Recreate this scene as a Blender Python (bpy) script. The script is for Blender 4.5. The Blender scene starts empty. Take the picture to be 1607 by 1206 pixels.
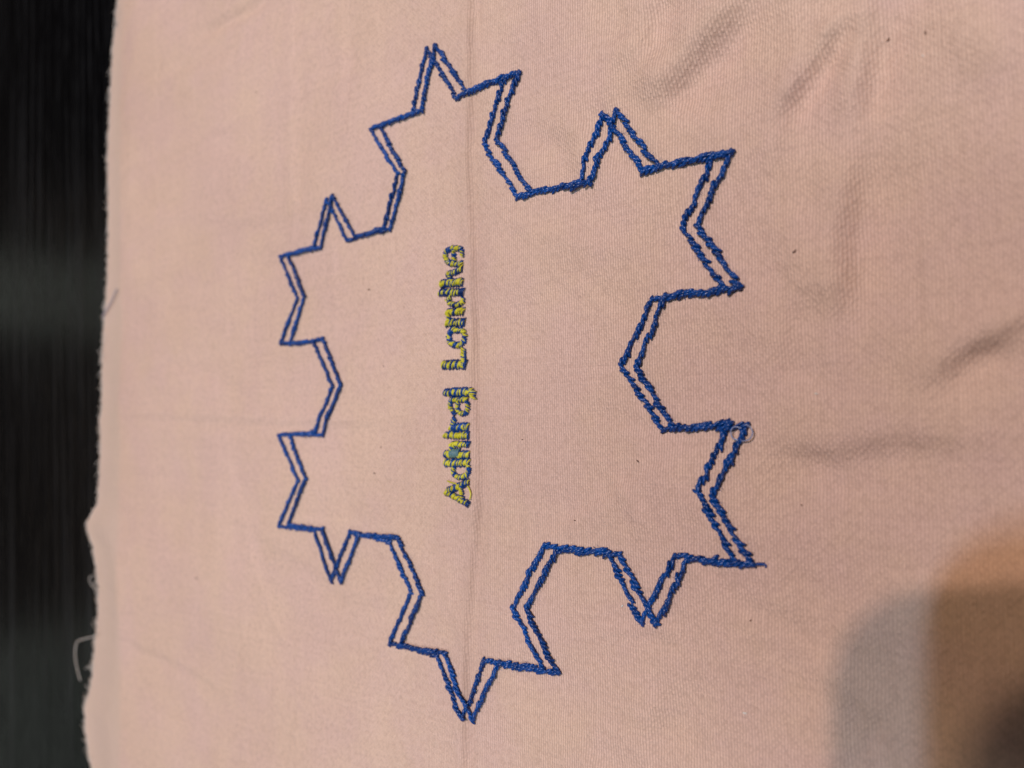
import bpy, math, random
import numpy as np
from mathutils import Matrix, Vector

# ------------------------------------------------------------------ units
# everything is laid out in millimetres and scaled to metres
MM = 0.001
F_PX, CX, CY = 1220.0, 803.5, 603.0          # focal length / centre of the 1607 x 1206 photograph
CAM = np.array([77.98, -8.37, 87.43])        # lens position over the cloth, mm
ROT = np.array([[0.78804, -0.03808, -0.61444],
                [-0.06576, -0.99758, -0.02252],
                [-0.61210, 0.05815, -0.78864]])   # rows: right, down, forward
def ground(u, v, z=0.0):
    """photo pixel -> point on the cloth (mm)"""
    r = ROT.T @ np.array([(u - CX) / F_PX, (v - CY) / F_PX, 1.0])
    return CAM + (z - CAM[2]) / r[2] * r
random.seed(7); rng = np.random.default_rng(7)

scene = bpy.context.scene
col = scene.collection

# ------------------------------------------------------------------ camera
cd = bpy.data.cameras.new('camera'); cam = bpy.data.objects.new('camera', cd); col.objects.link(cam)
cd.sensor_width = 36.0; cd.lens = 36.0 * F_PX / 1607.0
cd.clip_start = 0.0005; cd.clip_end = 20.0
m = Matrix.Identity(4)
for i in range(3):
    m[i][0] = ROT[0][i]; m[i][1] = -ROT[1][i]; m[i][2] = -ROT[2][i]; m[i][3] = CAM[i] * MM
q = m.to_quaternion(); cam.location = m.to_translation(); cam.rotation_mode = 'QUATERNION'; cam.rotation_quaternion = q
cd.dof.use_dof = True; cd.dof.focus_distance = 0.100; cd.dof.aperture_fstop = 19.0
scene.camera = cam

# ------------------------------------------------------------------ world and lamps
w = bpy.data.worlds.new('World'); scene.world = w; w.use_nodes = True
w.node_tree.nodes['Background'].inputs[0].default_value = (1.0, 0.80, 0.66, 1)
w.node_tree.nodes['Background'].inputs[1].default_value = 0.020
vs = scene.view_settings
vs.view_transform = 'Standard'; vs.look = 'None'; vs.exposure = 0.0; vs.gamma = 1.0; vs.use_curve_mapping = False

def area(name, pos, target, sx, sy, power, color):
    ld = bpy.data.lights.new(name, 'AREA'); ld.shape = 'RECTANGLE'; ld.size = sx; ld.size_y = sy
    ld.energy = power; ld.color = color
    o = bpy.data.objects.new(name, ld); col.objects.link(o)
    o.location = pos; d = Vector(target) - Vector(pos)
    o.rotation_euler = d.to_track_quat('-Z', 'Y').to_euler()
    return o
# the phone that takes the picture: its corner above the cloth throws one shadow per ceiling lamp
PH_OFF = 12.0
PC = CAM - PH_OFF * ROT[0] - PH_OFF * ROT[1] - 1.5 * ROT[2]
def lamp_dir(u, v):
    d = PC - ground(u, v); return d / np.linalg.norm(d)
def lamp(name, u, v, dist, sx, sy, E, color):
    p = PC * MM + lamp_dir(u, v) * dist
    area(name, p, (0.02, 0, 0), sx, sy, E * math.pi ** 2 * dist ** 2, color)
lamp('cool_ceiling_lamp', 1455, 838, 2.2, 0.05, 0.13, 0.37, (0.50, 0.72, 1.0))
lamp('warm_ceiling_lamp', 1308, 942, 2.2, 0.06, 0.06, 0.355, (1.0, 0.68, 0.50))
lamp('warm_ceiling_lamp.001', 1515, 1075, 2.2, 0.09, 0.09, 0.25, (1.0, 0.73, 0.46))
def around(az, el, d):
    a, e = math.radians(az), math.radians(el)
    return (-0.14 + d * math.cos(e) * math.cos(a), d * math.cos(e) * math.sin(a), d * math.sin(e))
area('soft_room_light', around(178, 50, 1.3), (-0.04, 0, 0), 0.8, 0.8, 1.7, (1.0, 0.82, 0.68))
area('cool_fill_panel', (0.60, -0.34, 1.13), (0.0, 0, 0), 0.62, 0.62, 6.3, (0.80, 0.95, 1.0))  # added fill panel, unseen, set so the phone dims the right side
area('reflection_panel', around(168.6, 21, 1.6), (-0.14, 0.03, 0), 0.15, 0.45, 0.10, (0.90, 1.0, 0.86))  # added panels, unseen, that lay pale reflection bands on the table
area('reflection_panel.001', around(-155, 21, 1.6), (-0.14, -0.06, 0), 0.60, 0.5, 0.32, (0.88, 1.0, 0.88))  # second added panel, for the lower reflection band

# ------------------------------------------------------------------ helpers
def tag(o, label=None, cat=None, group=None, kind=None):
    for k, v in (('label', label), ('category', cat), ('group', group), ('kind', kind)):
        if v: o[k] = v
    return o
def obj(name, verts, faces, mat, parent=None, smooth=True):
    """verts in mm -> one mesh object"""
    me = bpy.data.meshes.new(name)
    me.from_pydata([tuple(v) for v in (np.asarray(verts, float) * MM)], [], faces)
    me.materials.append(mat)
    if smooth: me.polygons.foreach_set('use_smooth', [True] * len(me.polygons))
    me.update()
    o = bpy.data.objects.new(name, me); col.objects.link(o)
    if parent: o.parent = parent
    return o
class MB:
    def __init__(s): s.v = []; s.f = []
    def add(s, V, F):
        b = len(s.v); s.v.extend(V); s.f.extend([tuple(i + b for i in f) for f in F])
    def tube(s, pts, rad, n=6):
        V, F = tube(pts, rad, n); s.add(V, F)
def tube(pts, rad, n=6):
    P = np.asarray(pts, float); k = len(P)
    rad = np.full(k, rad) if np.isscalar(rad) else np.asarray(rad, float)
    T = np.gradient(P, axis=0); T /= np.linalg.norm(T, axis=1)[:, None] + 1e-9
    up = np.array([0, 0, 1.0])
    V = []
    for i in range(k):
        a = np.cross(up, T[i]); L = np.linalg.norm(a)
        a = a / L if L > 1e-4 else np.array([1.0, 0, 0])
        b = np.cross(T[i], a)
        for j in range(n):
            t = 2 * math.pi * j / n
            V.append(P[i] + rad[i] * (math.cos(t) * a + math.sin(t) * b))
    F = []
    for i in range(k - 1):
        for j in range(n):
            F.append((i * n + j, i * n + (j + 1) % n, (i + 1) * n + (j + 1) % n, (i + 1) * n + j))
    F.append(tuple(range(n - 1, -1, -1))); F.append(tuple((k - 1) * n + j for j in range(n)))
    return V, F
def spline(pts, n):
    """Catmull-Rom through the points"""
    P = np.asarray(pts, float); P = np.vstack([2 * P[0] - P[1], P, 2 * P[-1] - P[-2]])
    out = []
    segs = len(P) - 3
    for i in range(segs):
        p0, p1, p2, p3 = P[i:i + 4]
        for t in np.linspace(0, 1, max(2, n // segs), endpoint=(i == segs - 1)):
            out.append(0.5 * (2 * p1 + (p2 - p0) * t + (2 * p0 - 5 * p1 + 4 * p2 - p3) * t * t + (3 * p1 - p0 - 3 * p2 + p3) * t ** 3))
    return np.array(out)

# ------------------------------------------------------------------ materials
def material(name):
    m = bpy.data.materials.new(name); m.use_nodes = True
    nt = m.node_tree; return m, nt, nt.nodes['Principled BSDF']
class NT:
    def __init__(s, nt): s.nt = nt
    def node(s, t, **kw):
        n = s.nt.nodes.new(t)
        for k, v in kw.items(): setattr(n, k, v)
        return n
    def put(s, sock, v):
        if isinstance(v, bpy.types.NodeSocket): s.nt.links.new(v, sock)
        else: sock.default_value = v
    def math(s, op, a, b=0.0, c=0.0):
        n = s.node('ShaderNodeMath', operation=op)
        for i, v in enumerate((a, b, c)): s.put(n.inputs[i], v)
        return n.outputs[0]
    def noise(s, vec, scale, detail=2.0, rough=0.5):
        n = s.node('ShaderNodeTexNoise'); s.put(n.inputs['Vector'], vec)
        n.inputs['Scale'].default_value = scale; n.inputs['Detail'].default_value = detail
        n.inputs['Roughness'].default_value = rough
        return n.outputs['Fac']
    def mix(s, f, a, b, mode='MIX'):
        n = s.node('ShaderNodeMix', data_type='RGBA', blend_type=mode)
        s.put(n.inputs[0], f); s.put(n.inputs[6], a); s.put(n.inputs[7], b)
        return n.outputs[2]
    def mapping(s, vec, scale=(1, 1, 1), rot=(0, 0, 0)):
        n = s.node('ShaderNodeMapping'); s.put(n.inputs['Vector'], vec)
        n.inputs['Scale'].default_value = scale; n.inputs['Rotation'].default_value = rot
        return n.outputs[0]
    def ramp(s, f, a, b, lo=0.0, hi=1.0):
        n = s.node('ShaderNodeMapRange', clamp=True)
        for i, v in enumerate((f, a, b, lo, hi)): s.put(n.inputs[i], v)
        return n.outputs[0]

def fabric_material():
    m, nt, bs = material('pink_cotton'); N = NT(nt)
    tc = N.node('ShaderNodeTexCoord').outputs['Object']
    pitch = 0.35 * MM
    wob = N.noise(tc, 330, 4, 0.6); wob2 = N.noise(N.mapping(tc, (1, 1, 1), (0.3, 0.2, 1.1)), 310, 4, 0.6)
    sep = N.node('ShaderNodeSeparateXYZ'); N.put(sep.inputs[0], N.mapping(tc, (1, 1, 1), (0, 0, math.radians(1.2))))
    a = N.math('MULTIPLY_ADD', wob, 1.5, N.math('MULTIPLY', sep.outputs[0], 1 / pitch))
    b = N.math('MULTIPLY_ADD', wob2, 1.5, N.math('MULTIPLY', sep.outputs[1], 1 / (pitch * 1.02)))
    sa = N.math('SINE', N.math('MULTIPLY', a, math.pi)); sb = N.math('SINE', N.math('MULTIPLY', b, math.pi))
    s = N.math('MULTIPLY', sa, sb)
    wa = N.math('POWER', N.math('ABSOLUTE', sa), 0.7); wb = N.math('POWER', N.math('ABSOLUTE', sb), 0.7)
    # plain weave: yarns pass over and under one another, the warp ribs stand a little prouder
    chk = N.math('MULTIPLY_ADD', s, 0.5, 0.5)
    H = N.math('ADD', N.math('MULTIPLY', chk, 0.40), N.math('ADD', N.math('MULTIPLY', wa, 0.52), N.math('MULTIPLY', wb, 0.10)))
    H = N.math('MULTIPLY', H, N.ramp(N.noise(tc, 1500, 2, 0.6), 0.32, 0.68, 0.55, 1.35))
    # each yarn has its own thickness and shade
    wn = N.node('ShaderNodeTexWhiteNoise', noise_dimensions='1D'); N.put(wn.inputs['W'], N.math('FLOOR', a))
    wn2 = N.node('ShaderNodeTexWhiteNoise', noise_dimensions='1D'); N.put(wn2.inputs['W'], N.math('FLOOR', N.math('ADD', b, 500.0)))
    slub = N.noise(N.mapping(tc, (2700, 28, 1)), 1.0, 1); slub2 = N.noise(N.mapping(tc, (60, 2600, 1)), 1.0, 1)
    yarn = N.math('ADD', N.math('MULTIPLY', wn.outputs[0], 0.5), N.math('MULTIPLY', wn2.outputs[0], 0.5))
    yarn = N.math('ADD', N.math('MULTIPLY', yarn, 0.45), N.math('ADD', N.math('MULTIPLY', slub, 0.45), N.math('MULTIPLY', slub2, 0.32)))
    patch = N.noise(tc, 75, 4, 0.6); patch2 = N.noise(tc, 24, 3, 0.55)
    base = N.mix(N.ramp(patch, 0.38, 0.62), (0.812, 0.580, 0.474, 1), (0.796, 0.560, 0.492, 1))
    base = N.mix(N.ramp(patch2, 0.35, 0.66), base, N.mix(1.0, base, (0.925, 0.915, 0.905, 1), 'MULTIPLY'))
    base = N.mix(N.ramp(yarn, 0.25, 0.95), N.mix(1.0, base, (0.945, 0.94, 0.935, 1), 'MULTIPLY'), N.mix(1.0, base, (1.04, 1.04, 1.04, 1), 'MULTIPLY'))
    # shade between the yarns, painted in by darkening the weave's low points
    base = N.mix(N.ramp(H, 0.12, 0.80, 0.46, 0.0), base, (0.26, 0.165, 0.13, 1))
    # greyer strip along the raw edge
    ed = N.node('ShaderNodeSeparateXYZ'); N.put(ed.inputs[0], tc)
    strip = N.ramp(N.math('MULTIPLY_ADD', N.noise(tc, 90, 2), 0.003, ed.outputs[0]), -0.1015, -0.0985, 0.65, 0.0)
    base = N.mix(strip, base, (0.635, 0.487, 0.405, 1))
    # fine dark soiling specks
    vor = N.node('ShaderNodeTexVoronoi'); N.put(vor.inputs['Vector'], tc); vor.inputs['Scale'].default_value = 95
    spot = N.ramp(vor.outputs['Distance'], 0.015, 0.045, 1.0, 0.0)
    selr = N.node('ShaderNodeSeparateColor'); N.put(selr.inputs[0], vor.outputs['Color'])
    spot = N.math('MULTIPLY', spot, N.ramp(selr.outputs[0], 0.80, 0.95, 0.0, 0.5))
    base = N.mix(spot, base, (0.20, 0.125, 0.09, 1))
    # shade of the pressed fold, painted into the colour
    at = N.node('ShaderNodeAttribute', attribute_name='fold_shade')
    fold_shade = N.math('MULTIPLY', at.outputs['Fac'], N.ramp(N.noise(N.mapping(tc, (900, 60, 1)), 1.0, 2), 0.3, 0.7, 0.25, 1.0))
    base = N.mix(fold_shade, base, (0.36, 0.225, 0.17, 1))
    N.put(bs.inputs['Base Color'], base)
    bs.inputs['Roughness'].default_value = 0.85; bs.inputs['Specular IOR Level'].default_value = 0.25
    bs.inputs['Sheen Weight'].default_value = 0.12; bs.inputs['Sheen Roughness'].default_value = 0.5
    bp = N.node('ShaderNodeBump'); bp.inputs['Strength'].default_value = 1.0; bp.inputs['Distance'].default_value = 0.12 * MM
    N.put(bp.inputs['Height'], N.math('ADD', H, N.math('MULTIPLY', yarn, 0.25)))
    nt.links.new(bp.outputs[0], bs.inputs['Normal'])
    return m
def thread_material(name, c0, c1, rough=0.42, spec=0.5):
    m, nt, bs = material(name); N = NT(nt)
    tc = N.node('ShaderNodeTexCoord').outputs['Object']
    oi = N.node('ShaderNodeObjectInfo').outputs['Random']
    n = N.noise(tc, 3200, 2); n2 = N.noise(tc, 900, 2)
    f = N.math('ADD', N.math('MULTIPLY', n2, 0.75), N.math('MULTIPLY', oi, 0.25))
    N.put(bs.inputs['Base Color'], N.mix(N.ramp(f, 0.3, 0.75), c0, c1))
    bs.inputs['Roughness'].default_value = rough; bs.inputs['Specular IOR Level'].default_value = spec
    bp = N.node('ShaderNodeBump'); bp.inputs['Strength'].default_value = 0.8; bp.inputs['Distance'].default_value = 0.05 * MM
    N.put(bp.inputs['Height'], n); nt.links.new(bp.outputs[0], bs.inputs['Normal'])
    return m
def table_material():
    m, nt, bs = material('black_wood_grain'); N = NT(nt)
    tc = N.node('ShaderNodeTexCoord').outputs['Object']
    wv = N.math('MULTIPLY', N.noise(tc, 14, 2), 0.006)
    sep = N.node('ShaderNodeSeparateXYZ'); N.put(sep.inputs[0], tc)
    cmb = N.node('ShaderNodeCombineXYZ'); N.put(cmb.inputs[0], N.math('ADD', sep.outputs[0], wv)); N.put(cmb.inputs[1], sep.outputs[1])
    g1 = N.noise(N.mapping(cmb.outputs[0], (560, 9, 1)), 1.0, 3, 0.6)
    g2 = N.noise(N.mapping(cmb.outputs[0], (2400, 40, 1)), 1.0, 2, 0.6)
    g3 = N.noise(N.mapping(cmb.outputs[0], (1500, 110, 1)), 1.0, 2, 0.7)
    N.put(bs.inputs['Base Color'], N.mix(N.ramp(N.math('ADD', N.math('MULTIPLY', g1, 0.7), N.math('MULTIPLY', g3, 0.3)), 0.50, 0.62), (0.0004, 0.0006, 0.0013, 1), (0.0115, 0.0120, 0.0140, 1)))
    N.put(bs.inputs['Roughness'], N.ramp(g1, 0.3, 0.7, 0.17, 0.26))
    bs.inputs['Specular IOR Level'].default_value = 0.11
    bp = N.node('ShaderNodeBump'); bp.inputs['Strength'].default_value = 1.0; bp.inputs['Distance'].default_value = 0.18 * MM
    N.put(bp.inputs['Height'], N.math('ADD', N.math('MULTIPLY', g1, 1.0), N.math('ADD', N.math('MULTIPLY', g2, 0.35), N.math('MULTIPLY', g3, 0.3))))
    nt.links.new(bp.outputs[0], bs.inputs['Normal'])
    return m
def plain(name, c, rough=0.5, spec=0.5, **kw):
    m, nt, bs = material(name); N = NT(nt)
    tc = N.node('ShaderNodeTexCoord').outputs['Object']
    N.put(bs.inputs['Base Color'], N.mix(N.noise(tc, 900, 2), c, tuple(x * 0.8 for x in c[:3]) + (1,)))
    bs.inputs['Roughness'].default_value = rough; bs.inputs['Specular IOR Level'].default_value = spec
    for k, v in kw.items(): bs.inputs[k.replace('_', ' ')].default_value = v
    return m
M_FAB = fabric_material()
M_BLUE = thread_material('blue_thread', (0.0008, 0.025, 0.145, 1), (0.002, 0.084, 0.400, 1), 0.28, 0.50)
M_YEL = thread_material('yellow_thread', (0.55, 0.50, 0.018, 1), (0.74, 0.70, 0.06, 1), 0.38, 0.45)
M_MIX = thread_material('teal_thread', (0.08, 0.19, 0.26, 1), (0.30, 0.40, 0.26, 1), 0.38, 0.45)
M_TAB = table_material()
M_FRAY = plain('pale_yarn', (0.80, 0.72, 0.67, 1), 0.8, 0.2)
M_LILAC = plain('lilac_yarn', (0.44, 0.41, 0.50, 1), 0.7, 0.3)
M_LOOP = plain('pale_blue_filament', (0.42, 0.50, 0.80, 1), 0.25, 0.6, Transmission_Weight=0.35)
M_SPECK = plain('brown_lint', (0.22, 0.14, 0.11, 1), 0.9, 0.1)
M_WHITE = plain('white_lint', (0.85, 0.82, 0.78, 1), 0.8, 0.2)
M_PHONE = plain('black_phone_glass', (0.012, 0.012, 0.013, 1), 0.25, 0.5)
M_LENS = plain('lens_glass', (0.004, 0.004, 0.006, 1), 0.05, 0.7)

# ------------------------------------------------------------------ the table
TZ = -0.45
def rounded_slab(hx, hy, z0, z1, bev):
    xs = [(-hx, -hy), (hx, -hy), (hx, hy), (-hx, hy)]
    V = [(x, y, z0) for x, y in xs] + [(x, y, z1 - bev) for x, y in xs] + [(x - math.copysign(bev, x), y - math.copysign(bev, y), z1) for x, y in xs]
    F = [(3, 2, 1, 0), (8, 9, 10, 11)]
    for k in (0, 4):
        for j in range(4): F.append((k + j, k + (j + 1) % 4, k + 4 + (j + 1) % 4, k + 4 + j))
    return V, F
V, F = rounded_slab(480, 700, -25, 0, 1.5)
tab = obj('tabletop', V, F, M_TAB, smooth=False); tab.location = (-0.10, 0, TZ * MM)
tag(tab, kind='structure')

# ------------------------------------------------------------------ shape of the cloth
EDGE_PX = [(190, -60), (189, 0), (184, 25), (186, 38), (181, 55), (179, 100), (176, 170), (174, 230), (173, 280), (172, 340), (171, 400), (170, 440),
           (168, 480), (165, 530), (162, 580), (161, 640), (158, 665), (160, 700), (159, 750), (157, 790), (150, 803), (140, 820),
           (143, 838), (150, 858), (153, 890), (156, 920), (156, 960), (152, 1000), (148, 1040), (145, 1075), (138, 1105), (141, 1140), (148, 1185), (152, 1206), (152, 1260)]
EG = np.array([ground(*p)[:2] for p in EDGE_PX])
o_ = np.argsort(EG[:, 1]); EGX, EGY = EG[o_, 0], EG[o_, 1]
def edge_x(y):
    y = np.asarray(y, float)
    return np.interp(y, EGY, EGX) + 0.25 * np.sin(y * 1.9) * np.sin(y * 0.71) + 0.10 * np.sin(y * 5.3 + 1)
def vnoise(x, y, wl, seed):
    r = np.random.default_rng(seed); g = r.standard_normal((64, 64))
    fx, fy = x / wl + 20, y / wl + 20
    i, j = np.floor(fx).astype(int), np.floor(fy).astype(int); u, v = fx - i, fy - j
    u = u * u * u * (u * (u * 6 - 15) + 10); v = v * v * v * (v * (v * 6 - 15) + 10)
    G = lambda a, b: g[a % 64, b % 64]
    return (G(i, j) * (1 - u) + G(i + 1, j) * u) * (1 - v) + (G(i, j + 1) * (1 - u) + G(i + 1, j + 1) * u) * v
# creases: pixel polyline, height mm, width mm, kind
CREASES = [
    ([(742, -40), (742, 150), (741, 300), (748, 450), (746, 600), (756, 750), (746, 900), (738, 1040), (736, 1240)], -0.19, 0.45, 'step', 1),
    ([(724, 560), (726, 700), (730, 860)], 0.06, 0.8, 'ridge', 0),
    ([(150, 654), (300, 657), (470, 664), (700, 672)], 0.10, 0.55, 'step', 0),
    ([(1345, 10), (1300, 72), (1255, 140), (1205, 212)], -0.50, 0.80, 'step', 0),
    ([(1190, -40), (1140, 35), (1090, 95), (1055, 140), (1030, 190)], -0.80, 1.5, 'step', 0),
    ([(1040, -20), (1020, 40), (1000, 120)], -0.34, 1.2, 'step', 0),
    ([(1380, -60), (1372, 20), (1362, 90), (1352, 150), (1345, 260)], -0.46, 0.9, 'step', 0),
    ([(1355, 180), (1340, 300), (1330, 380), (1335, 450), (1325, 540)], -0.60, 1.2, 'step', 0),
    ([(1660, 480), (1600, 515), (1540, 548), (1490, 582), (1430, 630)], -0.36, 0.9, 'step', 0),
    ([(1190, 702), (1300, 712), (1420, 696), (1607, 706)], 0.26, 1.2, 'step', 0),
    ([(1260, 715), (1310, 745), (1345, 800)], -0.10, 1.2, 'ridge', 0),
    ([(180, 990), (240, 1025), (310, 1062), (372, 1108)], 0.10, 0.7, 'step', 0),
    ([(430, -20), (400, 12), (350, 38), (290, 66)], -0.32, 1.2, 'ridge', 0),
    ([(466, -40), (468, 120), (470, 300)], -0.12, 0.9, 'step', 1),
    ([(540, -40), (541, 80), (538, 200)], -0.10, 0.8, 'step', 0),
    ([(1255, 440), (1235, 540), (1222, 620)], -0.18, 1.2, 'step', 0),
    ([(1000, 60), (975, 130), (960, 200)], -0.16, 1.1, 'step', 0),
    ([(590, -40), (596, 60), (585, 150)], -0.10, 0.9, 'step', 0),
    ([(1240, 880), (1280, 940), (1290, 1010)], -0.12, 1.3, 'ridge', 0),
    ([(1607, 120), (1500, 30), (1440, -20)], 0.12, 2.5, 'ridge', 0),
    ([(250, 560), (330, 590), (420, 640)], -0.08, 1.4, 'ridge', 0),
    ([(900, 310), (850, 350), (790, 420)], -0.06, 1.4, 'ridge', 0),
    ([(1400, 640), (1440, 760), (1450, 860)], -0.10, 1.8, 'ridge', 0),
]
# the many small soft creases of a cloth that was folded and handled
rc = random.Random(23)
for i in range(70):
    u, v = rc.uniform(200, 1600), rc.uniform(-20, 1220)
    if 660 < u < 780 and 360 < v < 820: continue
    a = rc.choice([rc.gauss(1.57, 0.25), rc.gauss(0.95, 0.3), rc.gauss(2.1, 0.3), rc.gauss(0.1, 0.3)])
    if u > 950 and v < 350: a = rc.gauss(2.15, 0.25)
    L = rc.uniform(50, 170); bend = rc.uniform(-0.2, 0.2)
    pts = [(u + L * t * math.cos(a + bend * t), v + L * t * math.sin(a + bend * t)) for t in (-1, -0.35, 0.35, 1)]
    CREASES.append((pts, rc.choice((-1, 1)) * rc.uniform(0.03, 0.10) * (1.5 if u > 950 else 1.0), rc.uniform(0.6, 1.5), rc.choice(('step', 'step', 'ridge')), 0))
CR = []
for pts, A, wd, kd, keep in CREASES:
    P = np.array([ground(*p, 2.6)[:2] for p in pts]); CR.append((spline(P, 24), A, wd, kd, keep))
def height(x, y):
    x = np.asarray(x, float); y = np.asarray(y, float)
    h = 0.34 * vnoise(x, y, 19, 1) + 0.09 * vnoise(x, y, 7.0, 2) + 0.018 * vnoise(x, y, 2.6, 3)
    near = 1 / (1 + np.exp(-(x - 20) / 12)) * 1 / (1 + np.exp(-(y - 10) / 14))
    h = h + near * 0.36 * vnoise(x * 1.6 + y * 0.8, (y - x) * 0.5, 7.0, 5)
    for P, A, wd, kd, keep in CR:
        best = np.full(x.shape, 1e9); sd = np.zeros(x.shape); tt = np.zeros(x.shape)
        nseg = len(P) - 1
        lo, hi = P.min(0) - 7 * wd, P.max(0) + 7 * wd
        msk = (x > lo[0]) & (x < hi[0]) & (y > lo[1]) & (y < hi[1])
        if not msk.any(): continue
        xm, ym = x[msk], y[msk]; best = np.full(xm.shape, 1e9); sd = np.zeros(xm.shape); tt = np.zeros(xm.shape)
        for i in range(nseg):
            a, b = P[i], P[i + 1]; d = b - a; L2 = d @ d + 1e-9
            t = np.clip(((xm - a[0]) * d[0] + (ym - a[1]) * d[1]) / L2, 0, 1)
            dx, dy = xm - a[0] - t * d[0], ym - a[1] - t * d[1]
            D = dx * dx + dy * dy; s = np.sign(d[0] * dy - d[1] * dx)
            c = D < best
            best = np.where(c, D, best); sd = np.where(c, s, sd); tt = np.where(c, (i + t) / nseg, tt)
        D = np.sqrt(best)
        fade = np.ones(tt.shape) if keep else np.clip(np.minimum(tt, 1 - tt) / 0.28, 0, 1)
        fade = fade * fade * (3 - 2 * fade)
        A = A * 2.3
        if kd == 'ridge': add = A * np.exp(-(D / wd) ** 2)
        else: add = A * np.tanh(sd * D / wd) * np.exp(-(D / (4.0 * wd)) ** 2)
        h[msk] += add * fade
    return h

# ------------------------------------------------------------------ the cloth
root = bpy.data.objects.new('embroidered_cloth', None); col.objects.link(root); root.empty_display_size = 0.02
tag(root, 'pink cotton cloth with blue double snowflake outline and a stitched name, on black table', 'cloth')
XR, YB, YT = 128.0, -150.0, 175.0
NX, NY = 470, 620
ys = np.linspace(YB, YT, NY); tx = np.linspace(0, 1, NX) ** 1.0
EXs = edge_x(ys)
X = EXs[:, None] + (XR - EXs)[:, None] * tx[None, :]; Y = np.repeat(ys[:, None], NX, 1)
edge_d = X - EXs[:, None]
def cloth_z(x, y):
    d = np.asarray(x, float) - edge_x(y)
    k = np.clip(d / 18.0, 0, 1); k = k * k * (3 - 2 * k)
    h = height(x, y)
    lift = 0.35 * np.maximum(0, vnoise(np.zeros_like(np.asarray(y, float)), np.asarray(y, float), 16, 9)) * np.exp(-np.maximum(d, 0) / 5.0)
    return h * (0.35 + 0.65 * k) + lift + 0.40 + 2.6 * k
Z = np.maximum(cloth_z(X, Y), TZ + 0.12)
TOP = np.stack([X, Y, Z], -1).reshape(-1, 3)
idx = np.arange(NX * NY).reshape(NY, NX)
quads = np.stack([idx[:-1, :-1], idx[:-1, 1:], idx[1:, 1:], idx[1:, :-1]], -1).reshape(-1, 4)
loop = list(idx[0, :]) + list(idx[1:, -1]) + list(idx[-1, -2::-1]) + list(idx[-2:0:-1, 0])
low = TOP[loop].copy(); low[:, 2] = np.maximum(low[:, 2] - 0.35, TZ + 0.02)
n0 = len(TOP); k = len(loop)
skirt = [(loop[i], n0 + i, n0 + (i + 1) % k, loop[(i + 1) % k]) for i in range(k)]
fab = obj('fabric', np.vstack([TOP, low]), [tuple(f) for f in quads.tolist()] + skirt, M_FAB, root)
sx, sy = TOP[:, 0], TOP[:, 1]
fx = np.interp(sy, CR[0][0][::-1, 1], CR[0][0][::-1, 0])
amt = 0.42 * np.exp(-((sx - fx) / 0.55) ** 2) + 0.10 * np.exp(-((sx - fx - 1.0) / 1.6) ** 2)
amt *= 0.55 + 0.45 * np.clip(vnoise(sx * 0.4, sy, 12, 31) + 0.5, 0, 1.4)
att = fab.data.attributes.new('fold_shade', 'FLOAT', 'POINT')  # amount of painted shade along the press fold
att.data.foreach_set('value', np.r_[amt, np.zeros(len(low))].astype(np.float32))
def zc(p):
    ex = float(edge_x(p[1]))
    fj = min(max((p[0] - ex) / (XR - ex) * (NX - 1), 0), NX - 1.001); fi = min(max((p[1] - YB) / (YT - YB) * (NY - 1), 0), NY - 1.001)
    i, j = int(fi), int(fj); a, b = fi - i, fj - j
    return float((Z[i, j] * (1 - b) + Z[i, j + 1] * b) * (1 - a) + (Z[i + 1, j] * (1 - b) + Z[i + 1, j + 1] * b) * a)
def on(u, v, lift=0.0):
    p = ground(u, v, 0.5)
    for _ in range(2): p = ground(u, v, zc(p))
    p[2] += lift; return p

# frayed yarn ends along the raw edge
fr = MB(); y = -118.0
while y < 150:
    y += random.uniform(0.14, 0.40)
    x0 = float(edge_x(y)); z0 = zc((x0 + 0.1, y))
    L = random.uniform(0.5, 1.9) * (1.0 if random.random() < 0.9 else 1.9); sl = random.gauss(0, 0.35)
    pts = [(x0 + 0.5, y, z0 - 0.05), (x0 - 0.2 * L, y + 0.1 * sl, z0 - 0.03), (x0 - 0.6 * L, y + sl * 0.5 * L, z0 - 0.12), (x0 - L, y + sl * L, max(z0 - 0.30, TZ + 0.05))]
    fr.tube(pts, [0.085, 0.08, 0.065, 0.03], 4)
tag(obj('frayed_fringe', fr.v, fr.f, M_FRAY, root), kind='stuff')
def strand(name, px, r, mat, lift=0.1, n=60):
    P = [ground(u, v, 0.4) for u, v in px]
    S = spline(P, n)
    for p in S:
        d = p[0] - float(edge_x(p[1]))
        base = zc(p) if d > 0 else TZ + 0.25
        p[2] = base + r + lift
    mb = MB(); mb.tube(S, [r * random.uniform(0.75, 1.15) for _ in S], 6)
    return obj(name, mb.v, mb.f, mat, root)
strand('loose_thread', [(190, 8), (183, 26), (177, 40), (183, 48), (189, 30), (190, 14)], 0.10, M_FRAY, 0.25)
strand('loose_thread', [(180, 42), (176, 46)], 0.09, M_FRAY)
strand('loose_thread', [(161, 503), (170, 489), (182, 474), (196, 456)], 0.18, M_LILAC, 0.35)
strand('loose_thread', [(170, 522), (166, 540), (164, 556)], 0.07, M_FRAY, 0.3)
strand('loose_thread', [(168, 556), (161, 566), (154, 572)], 0.09, M_FRAY, 0.3)
strand('loose_thread', [(157, 903), (145, 904), (139, 908), (143, 920), (155, 926), (160, 927)], 0.09, M_FRAY, 0.3)
strand('loose_thread', [(152, 904), (147, 915), (148, 930), (155, 942)], 0.07, M_FRAY, 0.3)
strand('loose_thread', [(157, 993), (148, 999), (132, 1003), (120, 1008), (117, 1025), (119, 1045), (125, 1069)], 0.13, M_FRAY, 0.3, 72)
strand('loose_thread', [(150, 1043), (140, 1046), (132, 1050)], 0.09, M_FRAY, 0.3)
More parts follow.
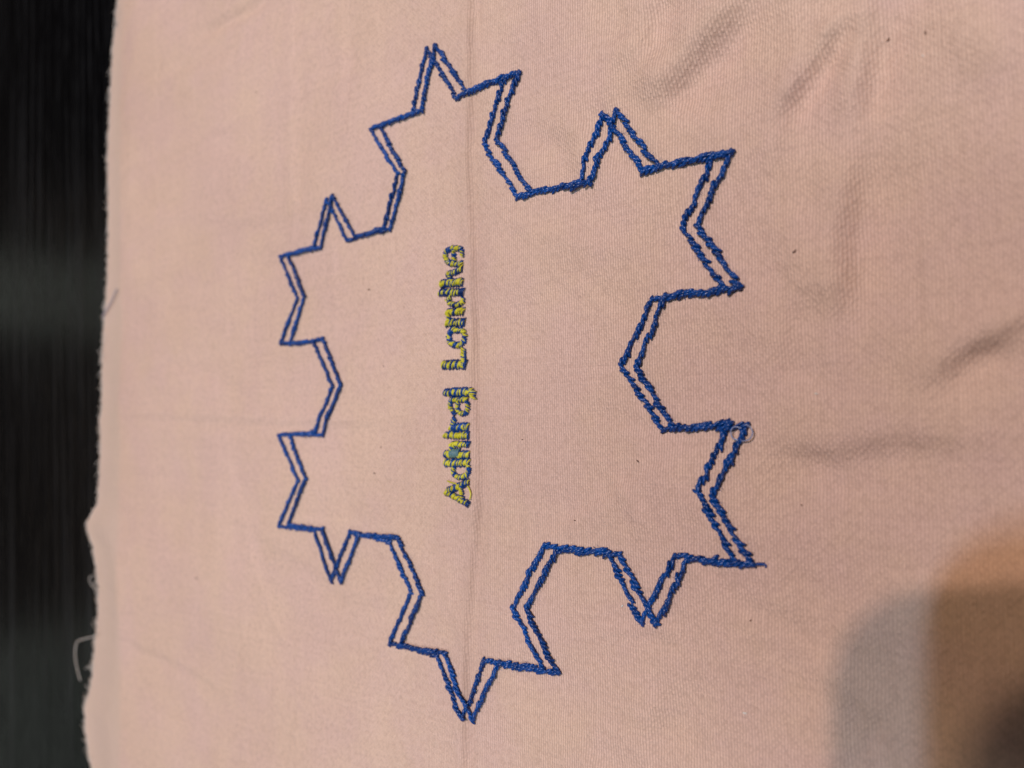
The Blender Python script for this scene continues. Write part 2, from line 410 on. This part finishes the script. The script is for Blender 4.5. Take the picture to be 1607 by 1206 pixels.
strand('loose_thread', [(150, 1187), (144, 1190), (143, 1194)], 0.09, M_FRAY, 0.3)
strand('loose_thread', [(183, 240), (172, 241)], 0.06, M_FRAY, 0.2)

# ------------------------------------------------------------------ the blue double outline
OUTLINE = [float(t) for t in """671 77 685.4 72.5 718.6 155.4 733 144 795.7 122.4 817 116.6 762 227 781.7 220 814 310.5 834 301
912.8 287 929.3 288 947 178.7 969.5 174.6 1011.4 270.4 1033.3 262.2 1120.9 247.2 1149.6 241.7 1073 358 1096.3 354
1137.3 456 1163.3 452 1025 470 1047 464 976.7 574.2 1000 575.8 1041 674.5 1060 672 1146.6 664 1173.4 670
1097.3 770 1119.7 779 1158.5 884.8 1182.4 886 1060 873 1082.4 879 1006 975.8 1030 980 957 867 975 870
855 857 877 863.8 807.8 952.8 828.6 954 853.7 1050 877 1056 762 1036 785.3 1041.7 725 1128 743.4 1130.7
686.8 1028 701.8 1025 613.4 1010 630.6 1011.6 647 930.9 665.4 932.2 613.4 850 627 844 551.2 835.3 567 839
521.5 913 537.7 913 495.5 833 508.2 830.7 438.6 826 454.8 823.7 469.9 755.2 482.7 751.7 438.8 683 456.7 682
496.5 679 508.5 683 524 607.5 537.3 604.6 494.5 538 508.5 533 441.8 539.6 456.9 541 468.5 469.2 480 465.7
440.6 403 454.6 401 494 388 505.6 389.6 514.2 313.7 524.2 307.9 545.8 378.7 559 372.9 604.3 358.9 614.8 360
626 273 637.8 270 583 203.7 599.5 199 649.4 179.3 664.5 174.7""".split()]
OUTLINE = np.array(OUTLINE).reshape(-1, 4)
# one stitch: strands of thread lying side by side, slanted and arched between two needle holes
def stitch_mesh(seed):
    r = random.Random(seed); mb = MB()
    hl = r.uniform(0.60, 0.72); sl = r.uniform(0.15, 0.24); top = r.uniform(0.26, 0.36); tw = r.uniform(0, 6.28)
    for k in range(2):                       # two plies twisted together
        pts = []; rad = []
        for t in np.linspace(-1, 1, 9):
            a = tw + 2.6 * t + k * math.pi; o = 0.085 * (1 - 0.4 * abs(t))
            pts.append((t * hl, sl * math.sin(1.45 * t) + o * math.cos(a), top * (1 - abs(t) ** 2.2) + 0.06 + 0.8 * o * math.sin(a)))
            rad.append((0.150 - 0.05 * abs(t) ** 3) * r.uniform(0.95, 1.05))
        mb.tube(pts, rad, 7)
    return mb
ST = [stitch_mesh(i) for i in range(9)]
ST_ME = []
for mb in ST:
    me = bpy.data.meshes.new('stitch'); me.from_pydata([tuple(np.array(v) * MM) for v in mb.v], [], mb.f); me.materials.append(M_BLUE)
    me.polygons.foreach_set('use_smooth', [True] * len(me.polygons)); ST_ME.append(me)
PITCH = 0.60
runs = []
for c in (0, 1):
    Q = [on(u, v) for u, v in OUTLINE[:, 2 * c:2 * c + 2]]
    n = len(Q)
    for i in range(n):
        a, b = Q[i], Q[(i + 1) % n]
        L = np.linalg.norm(b - a); d = (b - a) / L; nrm = np.array([-d[1], d[0], 0])
        m_ = max(3, int(round(L / PITCH)))
        loose = 0.6 + 0.9 / (1 + math.exp(-(0.5 * (a[0] + b[0]) - 5) / 18))
        ph, am = random.uniform(0, 6.28), random.uniform(0.03, 0.08) * loose
        sts = []
        for j in range(m_):
            t = (j + 0.5) / m_
            p = a + (b - a) * t
            p = p + nrm * (am * math.sin(ph + t * L * 1.6) + random.gauss(0, 0.065) * loose) + d * random.gauss(0, 0.05)
            z = zc(p) + 0.03 + (0.16 if c else 0.0)
            ang = math.atan2(d[1], d[0]) + random.gauss(0, 0.10) * loose
            if random.random() < 0.5: ang += math.pi
            s = random.uniform(0.9, 1.12)
            sts.append((p[0], p[1], z, ang, s * (L / m_ / PITCH), s * random.uniform(0.80, 1.20) * (0.90 + 0.16 * loose), random.randrange(9)))
        runs.append(dict(a=a, b=b, c=c, st=sts))
allst = sorted(((np.linalg.norm(np.array(s[:3]) - CAM), ri, si) for ri, r in enumerate(runs) for si, s in enumerate(r['st'])))
single = set((ri, si) for _, ri, si in allst[:300])
for ri, r in enumerate(runs):
    mb = MB()
    # the thread underneath that joins one needle hole to the next
    core = [np.array([s[0], s[1], s[2] + 0.06]) for s in r['st']]
    za = 0.16 if r['c'] else 0.0
    ends = [np.array([*r['a'][:2], zc(r['a']) + 0.06 + za]), np.array([*r['b'][:2], zc(r['b']) + 0.06 + za])]
    mb.tube(spline([ends[0]] + core + [ends[1]], 3 * len(core) + 6), 0.17, 6)
    for si, s in enumerate(r['st']):
        if (ri, si) in single: continue
        ca, sa = math.cos(s[3]), math.sin(s[3])
        W = np.array(ST[s[6]].v) * np.array([s[4], s[5], s[5]])
        W = np.stack([W[:, 0] * ca - W[:, 1] * sa + s[0], W[:, 0] * sa + W[:, 1] * ca + s[1], W[:, 2] + s[2]], -1)
        mb.add(list(W), ST[s[6]].f)
    # knot of thread where the row turns
    kn = ends[0]
    for t in range(2):
        an = random.uniform(0, 3.14); dv = np.array([math.cos(an), math.sin(an), 0]) * 0.3
        mb.tube([kn - dv, kn - 0.5 * dv + [0, 0, 0.2], kn + [0, 0, 0.3], kn + 0.5 * dv + [0, 0, 0.2], kn + dv], 0.16, 6)
    o = obj('stitched_line', mb.v, mb.f, M_BLUE, root)
    for si, s in enumerate(r['st']):
        if (ri, si) not in single: continue
        c_ = bpy.data.objects.new('stitch', ST_ME[s[6]]); col.objects.link(c_); c_.parent = o
        c_.location = (s[0] * MM, s[1] * MM, s[2] * MM); c_.rotation_euler = (0, 0, s[3]); c_.scale = (s[4], s[5], s[5])
# thread tail at the end of the outline and the small filament loop
mb = MB(); P = spline([on(1178, 886, 0.2), on(1190, 885, 0.2), on(1200, 886, 0.2), on(1203, 887, 0.15), on(1202, 891, 0.1)], 16); mb.tube(P, 0.10, 6)
for u in (1188, 1191.5, 1195, 1198.5):
    mb.tube([on(u - 1, 888.5, 0.1), on(u + 0.5, 885.5, 0.3), on(u + 1.5, 883, 0.1)], 0.09, 5)
obj('thread_tail', mb.v, mb.f, M_BLUE, root)
mb = MB(); Z0 = (960, 440, 4.307)
lp = [(895, 1000), (850, 990), (826, 1020), (832, 1060), (862, 1078), (905, 1086), (945, 1075), (970, 1040), (964, 1000), (930, 978), (900, 985)]
mb.tube(spline([on(Z0[0] + x / Z0[2], Z0[1] + y / Z0[2], 0.75 + 0.15 * math.sin(i)) for i, (x, y) in enumerate(lp)], 60), 0.075, 6)
obj('filament_loop', mb.v, mb.f, M_LOOP, root)
# fuzz of broken fibres beside the rows
fz = MB()
for r in runs:
    for s in r['st']:
        for _ in range(3):
            an = random.uniform(0, 6.28); L = random.uniform(0.25, 0.55); p = np.array([s[0], s[1], s[2] + 0.1])
            p = p + np.array([random.gauss(0, .2), random.gauss(0, .2), 0])
            e = p + np.array([math.cos(an), math.sin(an), 0]) * L; e[2] += random.uniform(-0.05, 0.15)
            mid = (p + e) / 2 + [0, 0, 0.10]
            fz.tube([p, mid, e], [0.02, 0.018, 0.010], 3)
tag(obj('thread_fuzz', fz.v, fz.f, M_BLUE, root), kind='stuff')

# ------------------------------------------------------------------ the stitched name, satin letters in blue and yellow
ZA, ZB = (640, 580, 5.025), (640, 360, 5.025)
LETTERS = [   # (origin, strokes as (points in zoomed pixels, width))
  ('A', ZA, [([(308, 968), (400, 1015), (488, 1068)], 52), ([(312, 962), (400, 925), (488, 888)], 50), ([(432, 925), (428, 980), (440, 1035)], 40)]),
  ('d', ZA, [([(372, 765), (362, 812), (402, 848), (458, 842), (488, 800), (484, 755)], 42), ([(303, 738), (400, 738), (490, 735)], 62)]),
  ('h', ZA, [([(303, 668), (350, 668)], 58), ([(352, 662), (412, 660)], 66), ([(412, 672), (490, 672)], 60), ([(348, 592), (420, 590), (490, 590)], 46), ([(352, 640), (350, 600)], 36)]),
  ('i', ZA, [([(298, 518), (336, 520)], 50), ([(350, 520), (420, 522), (488, 522)], 58)]),
  ('r', ZA, [([(345, 460), (420, 455), (485, 455)], 62), ([(362, 440), (366, 410), (376, 382)], 46)]),
  ('a', ZA, [([(345, 240), (410, 240), (482, 238)], 44), ([(406, 262), (398, 305), (425, 345), (465, 345), (482, 300), (476, 258)], 38), ([(346, 255), (345, 305), (376, 352)], 36)]),
  ('j', ZA, [([(300, 182), (332, 182)], 60), ([(345, 180), (420, 178), (500, 178)], 64), ([(500, 165), (522, 190), (524, 225)], 40)]),
  ('L', ZB, [([(285, 1072), (370, 1070), (465, 1068)], 72), ([(444, 1080), (446, 1010), (444, 940)], 56)]),
  ('o', ZB, [([(330, 860), (345, 808), (393, 795), (445, 812), (455, 858), (435, 905), (390, 915), (345, 900), (330, 860)], 48)]),
  ('n', ZB, [([(315, 742), (385, 738), (455, 735)], 62), ([(318, 655), (385, 652), (448, 648)], 60), ([(330, 718), (324, 668)], 36)]),
  ('d', ZB, [([(345, 535), (325, 565), (352, 592), (400, 596), (440, 575), (446, 540)], 40), ([(262, 502), (350, 500), (446, 498)], 58)]),
  ('h', ZB, [([(268, 432), (355, 425), (440, 420)], 64), ([(345, 405), (330, 370)], 40), ([(320, 358), (380, 338), (436, 312)], 50)]),
  ('e', ZB, [([(432, 272), (385, 278), (325, 262), (302, 215), (325, 165), (385, 152), (432, 165), (436, 210)], 44), ([(366, 160), (370, 215), (372, 268)], 44)]),
]
r2 = random.Random(11)
for ch, zo, strokes in LETTERS:
    blue, yel, teal = MB(), MB(), MB()
    for si, (pts, wz) in enumerate(strokes):
        P = np.array([on(zo[0] + x / zo[2], zo[1] + y / zo[2])[:2] for x, y in pts])
        S = spline(P, 40) if len(P) > 2 else np.linspace(P[0], P[1], 30)
        L = np.r_[0, np.cumsum(np.linalg.norm(np.diff(S, axis=0), axis=1))]
        wmm = 1.12 * wz / zo[2] / 11.2; n = max(3, int(round(L[-1] / 0.19)))
        state = r2.random() < 0.5
        for j in range(n + 1):
            t = L[-1] * j / n
            c = np.array([np.interp(t, L, S[:, 0]), np.interp(t, L, S[:, 1])])
            e = 0.02 * L[-1] + 0.05
            d = np.array([np.interp(t + e, L, S[:, 0]) - np.interp(t - e, L, S[:, 0]), np.interp(t + e, L, S[:, 1]) - np.interp(t - e, L, S[:, 1])])
            d /= np.linalg.norm(d) + 1e-9; nr = np.array([-d[1], d[0]])
            if r2.random() < (0.60 if not state else 0.44): state = not state
            def lay(mb, half, sl, h, rad, sh=0.0):
                pts = []
                for q in np.linspace(-1, 1, 7):
                    p = c + nr * (q * half + sh) + d * (sl * q)
                    pts.append((p[0], p[1], zc(p) + 0.04 + h * (1 - abs(q) ** 3)))
                mb.tube(pts, [rad * (0.75 if k in (0, 6) else r2.uniform(0.92, 1.08)) for k in range(7)], 6)
            half = wmm * 0.5 * r2.uniform(0.84, 1.08); sl = 0.14 + r2.gauss(0, 0.08); c = c + d * r2.gauss(0, 0.03) + nr * r2.gauss(0, 0.03)
            lay(blue, half * 1.05, sl, 0.30, 0.11)
            if ch == 'h' and zo is ZA and si == 1: lay(teal, half * 0.95, 0.05, 0.56, 0.15)
            elif state: lay(yel, half * r2.uniform(0.60, 0.98), sl + 0.05, 0.48 + r2.uniform(-0.05, 0.06), 0.110, r2.gauss(0, 0.06))
            else: lay(blue, half * 0.9, sl + 0.05, 0.47, 0.105, r2.gauss(0, 0.05))
    o = obj('letter', blue.v, blue.f, M_BLUE, root)
    if yel.v: obj('yellow_stitches', yel.v, yel.f, M_YEL, o)
    if teal.v: obj('teal_stitches', teal.v, teal.f, M_MIX, o)
for pts in ([(325, 878), (350, 890), (385, 898), (410, 915)], [(484, 918), (500, 950), (508, 985), (500, 1025)]):
    mb = MB(); mb.tube(spline([on(ZA[0] + x / ZA[2], ZA[1] + y / ZA[2], 0.35) for x, y in pts], 18), 0.105, 6)
    obj('loose_yellow_thread', mb.v, mb.f, M_YEL, root)

# ------------------------------------------------------------------ lint on the cloth
def fleck(u, v, r, mat):
    p = on(u, v, 0.03); mb = MB(); an = random.uniform(0, 3.1); d = np.array([math.cos(an), math.sin(an), 0]) * r
    mb.tube([p - d, p - 0.4 * d + [0, 0, 0.05], p + 0.4 * d + [0.04, 0, 0.06], p + d], [r * 0.2, r * 0.5, r * 0.45, r * 0.15], 6)
    obj('lint_fleck', mb.v, mb.f, mat, root)
for u, v, r in ((579, 455, .22), (634, 482, .13), (309, 908, .25), (588, 743, .22), (1001, 724, .20), (1247, 395, .25), (902, 817, .16), (602, 575, .12),
                (560, 290, .10), (403, 145, .18), (598, 702, .14), (1394, 63, .22), (1452, 52, .20), (1258, 793, .14), (820, 690, .12), (1178, 974, .16)):
    fleck(u, v, r, M_SPECK)
for u, v, r in ((977, 951, .22), (1169, 1119, .26), (1281, 618, .20), (1448, 88, .15)): fleck(u, v, r, M_WHITE)

# ------------------------------------------------------------------ the phone that takes the picture (behind the lens, out of view)
def rounded_rect(x0, y0, x1, y1, r, n=8):
    out = []
    for cx, cy, a0 in ((x1 - r, y1 - r, 0), (x0 + r, y1 - r, 90), (x0 + r, y0 + r, 180), (x1 - r, y0 + r, 270)):
        for k in range(n + 1):
            a = math.radians(a0 + 90 * k / n); out.append((cx + r * math.cos(a), cy + r * math.sin(a)))
    return out
def cam_pt(x, y, z): return CAM + x * ROT[0] + y * ROT[1] + z * ROT[2]
def slab(outline, z0, z1):
    n = len(outline)
    V = [cam_pt(x, y, z0) for x, y in outline] + [cam_pt(x, y, z1) for x, y in outline]
    F = [tuple(range(n)), tuple(range(2 * n - 1, n - 1, -1))] + [(i, i + n, (i + 1) % n + n, (i + 1) % n) for i in range(n)]
    return V, F
phone = bpy.data.objects.new('phone', None); col.objects.link(phone); phone.location = (0, 0, 0)
tag(phone, 'black phone held above the cloth while taking the picture', 'phone')
V, F = slab(rounded_rect(-PH_OFF, -PH_OFF, 148, 64, 9), -10.0, -1.6); obj('body', V, F, M_PHONE, phone, False)
for cx, cy in ((0, 0), (0, 20), (20, 10)):
    V, F = slab([(cx + 5.5 * math.cos(t), cy + 5.5 * math.sin(t)) for t in np.linspace(0, 2 * math.pi, 24, endpoint=False)], -1.6, -0.9)
    obj('lens', V, F, M_LENS, phone, False)
